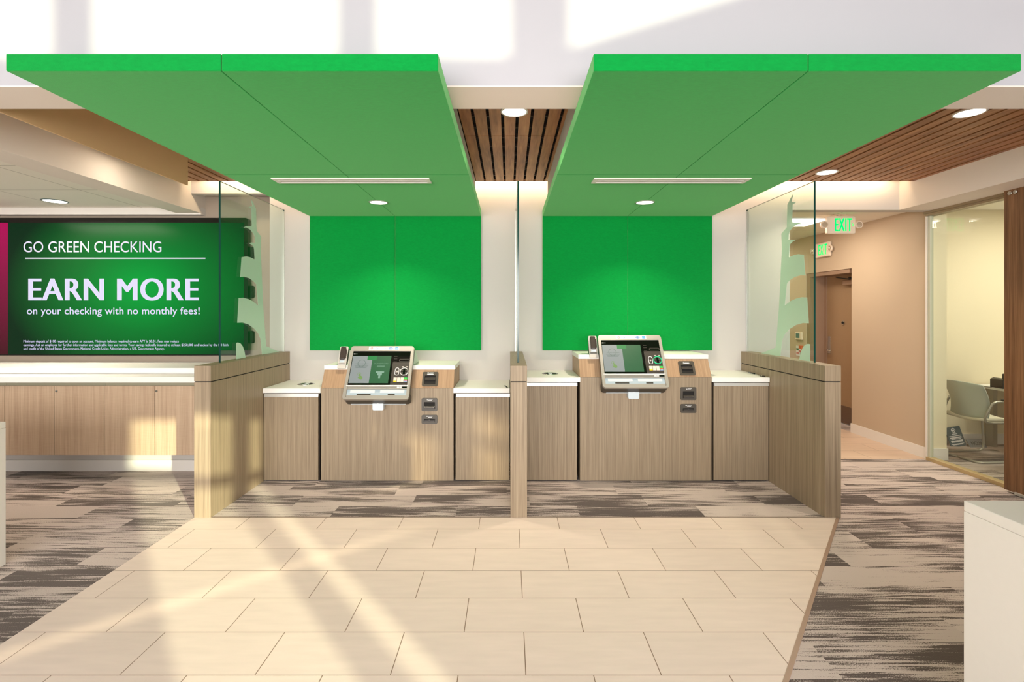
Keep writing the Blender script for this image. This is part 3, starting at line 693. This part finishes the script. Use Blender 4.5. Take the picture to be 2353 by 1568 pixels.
    MB().frame(rrect(xp - .020, xp + .020, yp - .040, yp + .040, .0195), rrect(xp - .016, xp + .016, yp - .036, yp + .036, .0155), 'z', 0.0005, 0.005).build('pad_ring', wtxt, cb)
    MB().lathe([(0, 0.006), (0.006, 0.005), (0.009, 0)], (xp, yp, 0.0005), 16).build('joystick', greyp, cb)
    for u0, u1 in ((.845, .875), (.91, .935)):
        (xa, ya), (xb, yb) = uv(u0, .412), uv(u1, .397)
        MB().box(xa, xb, ya, yb, 0.0005, 0.0015).build('marking', greyp, cb)
    kb = MB(); cols = 4; rows = 4
    for i in range(cols):
        for j in range(rows):
            u0 = .735 + i * .054; v0 = .606 + j * .021
            (xa, ya), (xb, yb) = uv(u0 + .003, v0 + .019), uv(u0 + .051, v0 + .001)
            m = 0
            if i == 3: m = (1, 1, 2, 3)[j]
            if i == 0 and j == 3: m = 4
            kb.box(xa, xb, ya, yb, 0.0005, 0.006, m, 0.001, 1)
    kb.build('keypad', keymats, cb)
    # row of payment marks on a white strip
    (xa, ya), (xb, yb) = uv(.285, .078), uv(.765, .014)
    sg = MB().box(xa, xb, ya, yb, 0.0, 0.0012).build('sticker_strip', wstick, t)
    cy = (ya + yb) / 2; W = xb - xa
    q = MB().lathe([(0.0125, 0), (0.0125, 0.0004), (0.0075, 0.0004), (0.0075, 0)], (xa + W * .095, cy, 0.0013), 28).box(xa + W * .095 - .0035, xa + W * .095 + .0035, cy - .002, cy + .002, 0.0013, 0.0017); q.build('emblem', e_red, sg)
    q = MB().lathe([(0.012, 0), (0.012, 0.0004), (0.0085, 0.0004), (0.0085, 0)], (xa + W * .26, cy, 0.0013), 28).text('PLUS', xa + W * .28, xa + W * .36, cy - .010, cy - .002, 0.0018, 0.01); q.build('emblem', e_blue, sg)
    MB().text('VISA', xa + W * .43, xa + W * .575, cy - .008, cy + .008, 0.0018, 0.012).build('emblem', e_grey, sg)
    q = MB().prism([(xa + W * .715 + .022 * math.cos(k * math.pi / 14), cy + .0125 * math.sin(k * math.pi / 14)) for k in range(28)], 'z', 0.0012, 0.0016).text('STAR', xa + W * .665, xa + W * .765, cy - .005, cy + .005, 0.0019, 0.02, 1); q.build('emblem', [e_blue, wstick], sg)
    q = MB().box(xa + W * .865, xa + W * .965, cy - .0135, cy + .0135, 0.0012, 0.0016).text('AMEX', xa + W * .875, xa + W * .955, cy - .004, cy + .005, 0.0019, 0.01, 1); q.build('emblem', [e_sky, wstick], sg)
    return t
pale2 = flat('frosted_white', lin(214, 226, 232), 0.35)
scr_green = emit('display_green', lin(38, 92, 58), 0.58); scr_grey = emit('display_grey', lin(142, 150, 152), 0.48); scr_tab = emit('display_tab', lin(28, 122, 62), 0.6)
scr_dim = emit('display_text', lin(100, 118, 112), 0.42); scr_hand = emit('display_hand', lin(112, 146, 84), 0.55); scr_icon = emit('display_icon', lin(126, 158, 142), 0.6)
ring_lit = emit('ring_lit', lin(0, 214, 140), 0.95); ring_plain = flat('ring_plain', lin(226, 226, 224), 0.3)
keymats = [flat('key_white', lin(232, 216, 200), 0.5), flat('key_green', lin(60, 190, 80), 0.5), flat('key_red', lin(224, 84, 54), 0.5), flat('key_blue', lin(150, 166, 204), 0.5), flat('key_yellow', lin(240, 206, 40), 0.5)]
wstick = flat('sticker_white', lin(242, 240, 238), 0.5)
e_red = flat('emblem_red', lin(214, 92, 92), 0.5); e_blue = flat('emblem_blue', lin(48, 104, 178), 0.5); e_grey = flat('emblem_grey', lin(130, 134, 146), 0.5); e_sky = flat('emblem_sky', lin(34, 142, 204), 0.5)

def handset(xc, dz, label):
    t = thing('handset_cradle', label, 'telephone', (xc, 4.93, 1.082 + dz), 'handsets beside the kiosks', (R(64.5), 0, 0))
    Lh, hw = 0.232, 0.041
    MB().prism(rrect(-hw, hw, 0, Lh, 0.012), 'z', -0.012, 0.0, 0, 0.002).build('face_plate', greyp, t)
    MB().prism(rrect(-hw - .001, hw + .001, 0.058, Lh - .002, 0.012), 'z', -0.045, -0.012).build('back_box', housem, t)
    hs = MB().prism(rrect(-0.026, 0.024, 0.088, 0.222, 0.012), 'z', 0.0, 0.022, 0, 0.006)
    hs.prism(rrect(-0.020, 0.034, 0.104, 0.196, 0.004), 'z', 0.0, 0.010)
    hs.build('receiver', darkpl2, t)
    MB().box(-0.034, 0.034, 0.045, 0.052, 0.0, 0.002).build('seam', gloss, t)
    MB().box(-0.024, 0.022, 0.062, 0.084, 0.0, 0.006, 0, 0.002).build('hook', pale2, t)
darkpl2 = flat('receiver_plastic', lin(62, 52, 48), 0.35)

def waste_ring(x, y, z, label):
    t = thing('waste_chute', label, 'waste chute', (x, y, z), 'round chutes in the counters')
    MB().lathe([(0.084, 0), (0.084, 0.003), (0.078, 0.005), (0.070, 0.003), (0.068, 0.0006)]).build('rim', chrome, t)
    MB().lathe([(0, 0.0006), (0.04, 0.0006), (0.069, 0.0008)]).build('opening', black, t)
    MB().box(-0.018, 0.018, -0.066, 0.066, 0.0009, 0.003, 0, 0.001).build('flap', pale2, t)

for nm, dz, cabs, con, kx, kd, ph in (('left', 0.0, ((-2.367, -1.826), (-0.529, 0.006)), (-1.8136, -0.537), -1.2480, 0.0, -1.641),
                              ('right', 0.105, ((0.146, 0.672), (1.962, 2.504)), (0.684, 1.952), 1.185, 0.1085, 0.828)):
    lm = 'beside the half-wall next to the television' if nm == 'left' else 'against the middle half-wall on its right side'
    rm = 'against the middle half-wall on its left side' if nm == 'left' else 'beside the half-wall next to the corridor'
    side_cabinet(cabs[0][0], cabs[0][1], dz, 'taupe laminate cabinet under a white counter, %s' % lm, 1)
    side_cabinet(cabs[1][0], cabs[1][1], dz, 'taupe laminate cabinet under a white counter, %s' % rm, -1)
    counter(cabs[0][0], con[0] - 0.001, dz, 'white counter with a round chute, %s' % lm)
    counter(con[1] + 0.001, cabs[1][1] - 0.001, dz, 'white counter with a pen on it, %s' % rm)
    console(con[0], con[1], dz, 'taupe laminate console under the %s teller kiosk' % nm)
    kiosk(kx, kd, 'teller kiosk with a plain white reader ring, in the left bay' if nm == 'left' else 'teller kiosk with a glowing green reader ring, in the right bay', nm == 'right')
    handset(ph, dz, 'telephone handset in a grey cradle beside the %s kiosk' % nm)
    sxc = -0.768 if nm == 'left' else 1.727
    til = -math.atan2(4.962 - 4.87, 1.068 - 0.899)
    slot(sxc, 0.905 + dz + 0.012, 4.87 + 0.0065, 0.152, 0.146, 'receipt', 'dark slot on the sloped front of the %s console, topmost of three' % nm, til)
    slot(sxc, 0.680 + dz, 4.869, 0.152, 0.124, 'cash', 'dark recessed slot, middle of three on the %s console' % nm)
    slot(sxc, 0.556 + dz, 4.869, 0.152, 0.086, 'coin', 'low dark slot, lowest of three on the %s console' % nm)
waste_ring(-2.07, 5.14, 0.900, 'chrome-rimmed round chute in the counter near the television half-wall')
waste_ring(0.418, 5.15, 1.005, 'chrome-rimmed round chute in the counter just right of the middle half-wall')
def pen(x, y, z, ang, label):
    t = thing('counter_pen', label, 'pen', (x, y, z), 'pens on the counters', (0, 0, ang))
    MB().cyl((0, -0.065, 0.006), (0, 0.06, 0.006), 0.0055, 12).build('barrel', gloss, t)
    MB().cyl((0, -0.065, 0.006), (0, -0.082, 0.006), 0.005, 12, 0.001).build('tip', chrome, t)
    MB().cyl((0, 0.035, 0.0065), (0, 0.042, 0.0065), 0.0068, 12).build('collar', chrome, t)
pen(2.478, 5.16, 1.005, R(4), 'black pen on the white counter beside the corridor half-wall')
pen(-0.030, 4.93, 0.900, R(12), 'black pen on the lower white counter by the middle half-wall')
tb = thing('pen_holder', 'small pen base at the front of the counter beside the corridor half-wall', 'pen holder', (2.470, 4.90, 1.005))
MB().lathe([(0, 0.012), (0.014, 0.010), (0.018, 0)], seg=20).build('base', darkpl, tb)
MB().tube([(-.02, -0.02, .004), (-.03, 0.0, .004), (-.015, .03, .004), (0.004, .06, .004), (.005, 0.12, .004)], 0.0025, 8).build('cord', darkpl, tb)

# ------------------------------------------------------------------ television counter on the left
for i, (xa, xb) in enumerate(((-5.87, -4.90), (-4.90, -3.93), (-3.93, -2.96), (-2.96, -2.51))):
    lab = ('pale laminate hung cabinet at the left edge, partly out of view', 'pale laminate hung cabinet with two doors, second from the left', 'pale laminate hung cabinet with two doors and a sunlit patch', 'narrow pale laminate filler cabinet behind the sunlit half-wall')[i]
    t = thing('hung_cabinet', lab, 'cabinet', ((xa + xb) / 2, 5.0, 0.246), 'hung cabinets under the television')
    MB().box(xa + 0.001, xb - 0.001, 4.92, 5.198, 0.248, 0.949).build('carcass', flat('carcass_grey', lin(150, 146, 124), 0.6) if i == 0 else bpy.data.materials['carcass_grey'], t, t.location)
    doors = ((xa, (xa + xb) / 2), ((xa + xb) / 2, xb)) if i < 3 else ((xa, xb),)
    for k, (da, db) in enumerate(doors):
        dd = MB().box(da + 0.0018, db - 0.0018, 4.90, 4.919, 0.246, 0.918, 0, 0.001).build('door', lampale, t, t.location)
        if k == 1:
            lk = MB().cyl((da + 0.024, 4.90, 0.866), (da + 0.024, 4.893, 0.866), 0.0105, 20).box(da + 0.0228, da + 0.0252, 4.8922, 4.8932, 0.860, 0.872, 1)
            lk.build('lock', [chrome, black], dd, t.location)
o = MB().box(-6.49, -2.506, 4.878, 5.199, 0.951, 1.006, 0, 0.002).box(-6.49, -2.506, 5.14, 5.199, 1.006, 1.019)
tag(o.build('countertop', solid, None, (-4.5, 5.04, 0.951)), 'long white counter over the pale hung cabinets', 'countertop')
o = MB().box(-6.49, -2.6, 5.10, 5.718, 1.0195, 1.068, 0, 0.002)
tag(o.build('display_ledge', solid, None, (-4.5, 5.4, 1.0195)), 'raised white ledge running below the television', 'ledge')

TY = 5.62
tv = thing('wall_television', 'large wall television showing a green checking advertisement', 'television', (-4.2, 5.70, 1.13))
X0s, X1s = sx(18, TY), sx(560, TY); Zt, Zb = sz(512, TY), sz(815, TY)
MB().prism(rrect(-6.40, X1s + 0.045, Zb - 0.012, Zt + 0.055, 0.03), 'y', TY + 0.004, TY + 0.06).build('casing', gloss, tv, tv.location)
bl = MB()
for zz in (2.3, 1.86, 1.35): bl.prism(rrect(X1s + 0.02, X1s + 0.075, zz - .07, zz + .07, 0.02), 'y', TY + 0.05, 5.715)
bl.build('mount', black, tv, tv.location)
scr = MB().box(X0s, X1s, TY, TY + 0.005, Zb, Zt).build('screen', screen_mat('advert_green', lin(0, 178, 64), lin(0, 44, 20), 1.1, sx(325, TY) + 4.2, sz(660, TY) - 1.13, 0.68, 0.72), tv, tv.location)
MB().box(-6.37, X0s - 0.001, TY, TY + 0.005, Zb, Zt).build('screen', screen_mat('advert_magenta', lin(190, 8, 92), lin(70, 20, 30), 1.5, sx(0, TY) + 4.2, Zt - 1.13, 0.66), tv, tv.location)
def tvtext(string, a, b2, top, bot, bold=0.0):
    Mx = Matrix.Translation((0, TY - 0.0008, 0)) @ Matrix.Rotation(R(90), 4, 'X')
    MB().text(string, sx(a, TY), sx(b2, TY), sz(bot, TY), sz(top, TY), 0.0, bold, M=Mx).build('lettering', wemit, tv, tv.location)
tvtext('GO GREEN CHECKING', 54, 371, 555, 580)
tvtext('EARN MORE', 65, 457, 640, 691, 0.05)
tvtext('on your checking with no monthly fees!', 62, 459, 706, 728, 0.02)
tvtext('Minimum deposit of $100 required to open an account. Minimum balance required to earn APY is $0.01. Fees may reduce', 54, 411, 781.5, 789, 0.02)
tvtext('earnings. Ask an employee for further information and applicable fees and terms. Your savings federally insured to at least $250,000 and backed by the full faith', 54, 525, 790, 797.5, 0.02)
tvtext('and credit of the United States Government. National Credit Union Administration, a U.S. Government Agency.', 54, 378, 798.5, 806, 0.02)
MB().box(sx(58, TY), sx(472, TY), TY - 0.001, TY + 0.001, sz(595.2, TY), sz(592.6, TY)).build('underline', wemit, tv, tv.location)

# ------------------------------------------------------------------ white counters at both picture edges
def desk_block(x0, x1, y0, y1, h, label):
    t = thing('service_counter', label, 'counter', ((x0 + x1) / 2, (y0 + y1) / 2, 0), 'white block counters in the lobby')
    MB().box(x0, x1, y0, y1, h - 0.04, h, 0, 0.003).build('top', solidm, t, t.location)
    MB().box(x0, x1, y0, y1, 0.0, h - 0.0405, 0, 0.002).build('body', solidm, t, t.location)
desk_block(1.722, 2.9, 0.9, 1.913, 0.924, 'white block counter in the lower right corner on the dark carpet')
desk_block(-4.6, -3.262, 2.92, 3.272, 0.926, 'white block counter cut by the left edge on the carpet')

# ------------------------------------------------------------------ corridor fittings
def exit_sign(label, arrow, hang):
    t = thing('exit_sign', label, 'exit sign', (0, 0, 0), 'lit exit signs')
    MB().prism(rrect(-0.168, 0.168, -0.104, 0.104, 0.012), 'y', -0.02, 0.02, 0, 0.004).build('body', ivory, t)
    Mx = Matrix.Translation((0, -0.0208, 0)) @ Matrix.Rotation(R(90), 4, 'X')
    MB().text('EXIT', -0.078, 0.128, -0.076, 0.078, 0.0, 0.08, M=Mx).build('lettering', exitg, t)
    if arrow: MB().text('>', 0.126, 0.15, -0.02, 0.02, 0.0, 0.03, M=Mx).build('arrow', exitg, t)
    for s in (-1, 1):
        l = MB().cyl((s * 0.205, -0.035, 0.0), (s * 0.205, -0.005, 0.0), 0.042, 28).cyl((s * 0.165, 0, 0.0), (s * 0.205, 0, 0.0), 0.016, 12)
        l.lathe([(0.042, 0), (0.042, .004), (0.036, .004), (0.036, 0)], M=Matrix.Translation((s * 0.205, -0.035, 0)) @ Matrix.Rotation(R(90), 4, 'X'))
        lh = l.build('lamp_head', ivory, t)
        MB().lathe([(0, 0.004), (0.03, 0.0015), (0.0345, 0)], M=Matrix.Translation((s * 0.205, -0.0352, 0)) @ Matrix.Rotation(R(90), 4, 'X')).build('lens', lensm, lh)
    if hang:
        MB().box(-0.09, 0.05, -0.03, 0.03, 0.118, 0.128).cyl((-0.02, 0, 0.10), (-0.02, 0, 0.12), 0.02, 12).build('ceiling_mount', ivory, t)
    return t
lensm = flat('lamp_lens', lin(200, 180, 158), 0.2, metal=0.3, noise=0.35, scale=120)
e1 = exit_sign('lit green exit sign with an arrow, hung from the corridor ceiling', True, True); e1.location = (3.955, 6.03, sz(516.5, 6.03))
e1.location.z = 2.80 - 0.128
e2 = exit_sign('lit green exit sign on the corridor wall above the brown door', False, False); e2.location = (4.612, 7.42, 2.545); e2.rotation_euler = (0, 0, R(-90))
tl = thing('light_troffer', 'bright square light panel in the corridor ceiling behind the glass screen', 'ceiling light', (3.70, 6.55, 2.80))
MB().frame([(3.38, 6.23), (4.02, 6.23), (4.02, 6.87), (3.38, 6.87)], [(3.40, 6.25), (4.0, 6.25), (4.0, 6.85), (3.40, 6.85)], 'z', 2.79, 2.801).build('frame', trimw, tl, tl.location)
MB().box(3.40, 4.0, 6.25, 6.85, 2.794, 2.80).build('diffuser', trof, tl, tl.location)
kpad = thing('wall_thermostat', 'white wall control with a grey screen seen through the right glass screen', 'wall control', (4.64, 8.06, 1.19))
MB().box(4.612, 4.639, 7.97, 8.15, 1.19, 1.31, 0, 0.006).build('case', ivory, kpad, kpad.location)
MB().box(4.609, 4.613, 8.02, 8.12, 1.215, 1.29).build('display', flat('lcd_grey', lin(96, 122, 122), 0.3), kpad, kpad.location)
rp_ = thing('fire_call_point', 'red fire call point on the corridor wall below the white control', 'call point', (4.64, 8.0, 1.01))
MB().box(4.605, 4.639, 7.965, 8.035, 1.0, 1.10, 0, 0.005).build('case', flat('alarm_red', lin(206, 84, 50), 0.45), rp_, rp_.location)
MB().box(4.602, 4.606, 7.975, 8.025, 1.02, 1.05).build('pull_bar', wtxt, rp_, rp_.location)
nt_ = MB().box(4.632, 4.638, 8.05, 8.15, 0.93, 1.09).box(4.6305, 4.632, 8.06, 8.14, 1.02, 1.05, 1).box(4.6305, 4.632, 8.06, 8.14, 0.96, 0.985, 2)
tag(nt_.build('wall_notice', [wtxt, flat('notice_green', lin(70, 110, 84), 0.5), flat('notice_red', lin(200, 120, 112), 0.5)], None, (4.638, 8.1, 0.93)), 'small pinned notice beside the red call point', 'notice')

# ------------------------------------------------------------------ the glazed office
def chair():
    t = thing('office_chair', 'pale grey cantilever chair nearest the office wall end', 'chair', (0, 0, 0), 'cantilever chairs in the office')
    def back(u, v):
        yy = (u - 0.5) * 0.47 * (0.94 + 0.10 * v); z = 0.465 + 0.395 * v
        wing = (abs(u - 0.5) * 2) ** 2
        return Vector((-0.205 - 0.085 * v + wing * (0.055 + 0.05 * math.sin(v * math.pi)), yy, z - 0.02 * wing * v))
    MB().grid(back, 12, 10, 0.014).build('backrest', chairm, t)
    def seat(u, v):
        x = -0.215 + 0.47 * u; yy = (v - 0.5) * 0.45 * (1 - 0.12 * u)
        return Vector((x, yy, 0.462 + 0.02 * (abs(v - .5) * 2) ** 2 - 0.02 * u * u + 0.03 * max(0, 0.25 - u)))
    MB().grid(seat, 10, 10, 0.03).build('seat', seatm, t)
    for s in (-1, 1):
        yy = s * 0.235
        P = [(-0.27, 0, 0.012), (-0.27, s * .19, 0.012), (-0.255, yy * .96, 0.012), (-0.22, yy, 0.012), (0.22, yy, 0.012), (0.265, yy, 0.03), (0.275, yy, 0.08), (0.255, yy, 0.38), (0.245, yy, 0.425), (0.21, yy, 0.437), (-0.12, yy, 0.437), (-0.19, yy, 0.452), (-0.205, yy * 1.02, 0.50), (-0.17, yy * 1.05, 0.58), (-0.13, yy * 1.06, 0.645), (-0.09, yy * 1.06, 0.664), (0.0, yy * 1.06, 0.668), (0.16, yy * 1.06, 0.672)]
        fr_ = MB().tube(P, 0.0125).build('frame', tubem, t)
        MB().box(-0.02, 0.18, s * 0.249 - 0.018, s * 0.249 + 0.018, 0.676, 0.694, 0, 0.006).build('arm_pad', housem, fr_)
    return t
c1 = chair(); c1.location = (5.30, 5.67, 0); c1.rotation_euler = (0, 0, R(3))
c2 = copy_tree(c1); c2.location = (5.52, 5.02, 0); c2.rotation_euler = (0, 0, R(-2)); c2['label'] = 'pale grey cantilever chair half hidden behind the walnut sliding door'
dk = thing('office_desk', 'white office desk behind the pale chairs', 'desk', (6.3, 5.6, 0))
MB().box(5.72, 7.2, 4.5, 6.23, 0.715, 0.745, 0, 0.003).build('top', solid, dk, dk.location)
MB().box(5.85, 5.90, 6.1, 6.2, 0, 0.715).build('leg', tubem, dk, dk.location)
MB().box(5.85, 5.90, 4.6, 4.7, 0, 0.715).build('leg', tubem, dk, dk.location)
MB().box(7.0, 7.05, 6.1, 6.2, 0, 0.715).build('leg', tubem, dk, dk.location)
MB().box(7.0, 7.05, 4.6, 4.7, 0, 0.715).build('leg', tubem, dk, dk.location)
MB().box(5.86, 6.4, 5.3, 5.36, 0.66, 0.714).build('cable_tray', housem, dk, dk.location)
pp = sx(2303, 5.9)
dp = thing('desk_phone', 'black desk telephone on the white office desk', 'telephone', (pp, 5.9, 0.745))
MB().prism([(-0.07, 0), (0.09, 0), (0.07, 0.05), (-0.03, 0.12), (-0.07, 0.10)], 'y', -0.08, 0.08, 0, 0.006).build('base', gloss, dp)
MB().box(-0.05, 0.0, -0.085, -0.04, 0.10, 0.175, 0, 0.012).build('handset', gloss, dp)
MB().tube([(-0.07, 0.02, 0.01), (-0.11, 0.03, 0.005), (-0.15, 0.06, 0.004), (-0.19, 0.05, 0.004)], 0.004).build('cord', gloss, dp)
def floor_sign(x, y, ww, hh, rot, mat, label):
    t = thing('floor_sign', label, 'sign', (x, y, 0), 'signs leaning on the office floor', rot)
    MB().box(-ww / 2, ww / 2, 0, 0.008, 0, hh).build('board', mat, t)
    return t
s1 = floor_sign(5.455, 6.12, 0.185, 0.235, (R(-15), R(-9), R(0)), flat('sign_teal', lin(70, 92, 98), 0.5), 'tall teal sign with a round emblem leaning by the office wall')
MF = Matrix.Translation((0, -0.0006, 0)) @ Matrix.Rotation(R(90), 4, 'X')
q = MB().lathe([(0.026, 0), (0.026, .0004), (0.020, .0004), (0.020, 0)], (0, 0.195, 0), M=MF).box(-0.012, 0.012, 0.188, 0.200, 0, 0.0004, M=MF); q.build('emblem', wtxt, s1)
q = MB()
for k, (hw, zz) in enumerate(((.02, .158), (.034, .146), (.075, .125), (.07, .108), (.072, .100), (.06, .088), (.072, .07), (.07, .062), (.066, .054), (.074, .03), (.06, .022))): q.box(-hw, hw, zz, zz + (.006 if k != 0 else .008), 0, 0.0004, M=MF)
q.build('lettering', wtxt, s1)
s2 = floor_sign(5.66, 6.08, 0.20, 0.105, (R(-38), 0, R(0)), flat('sign_slate', lin(128, 134, 138), 0.5), 'low grey sign lettered in dark capitals on the office floor')
MB().text('NCUA', -0.065, 0.075, 0.03, 0.075, 0.0, 0.03, M=MF).build('lettering', flat('sign_dark', lin(58, 62, 68), 0.5), s2)
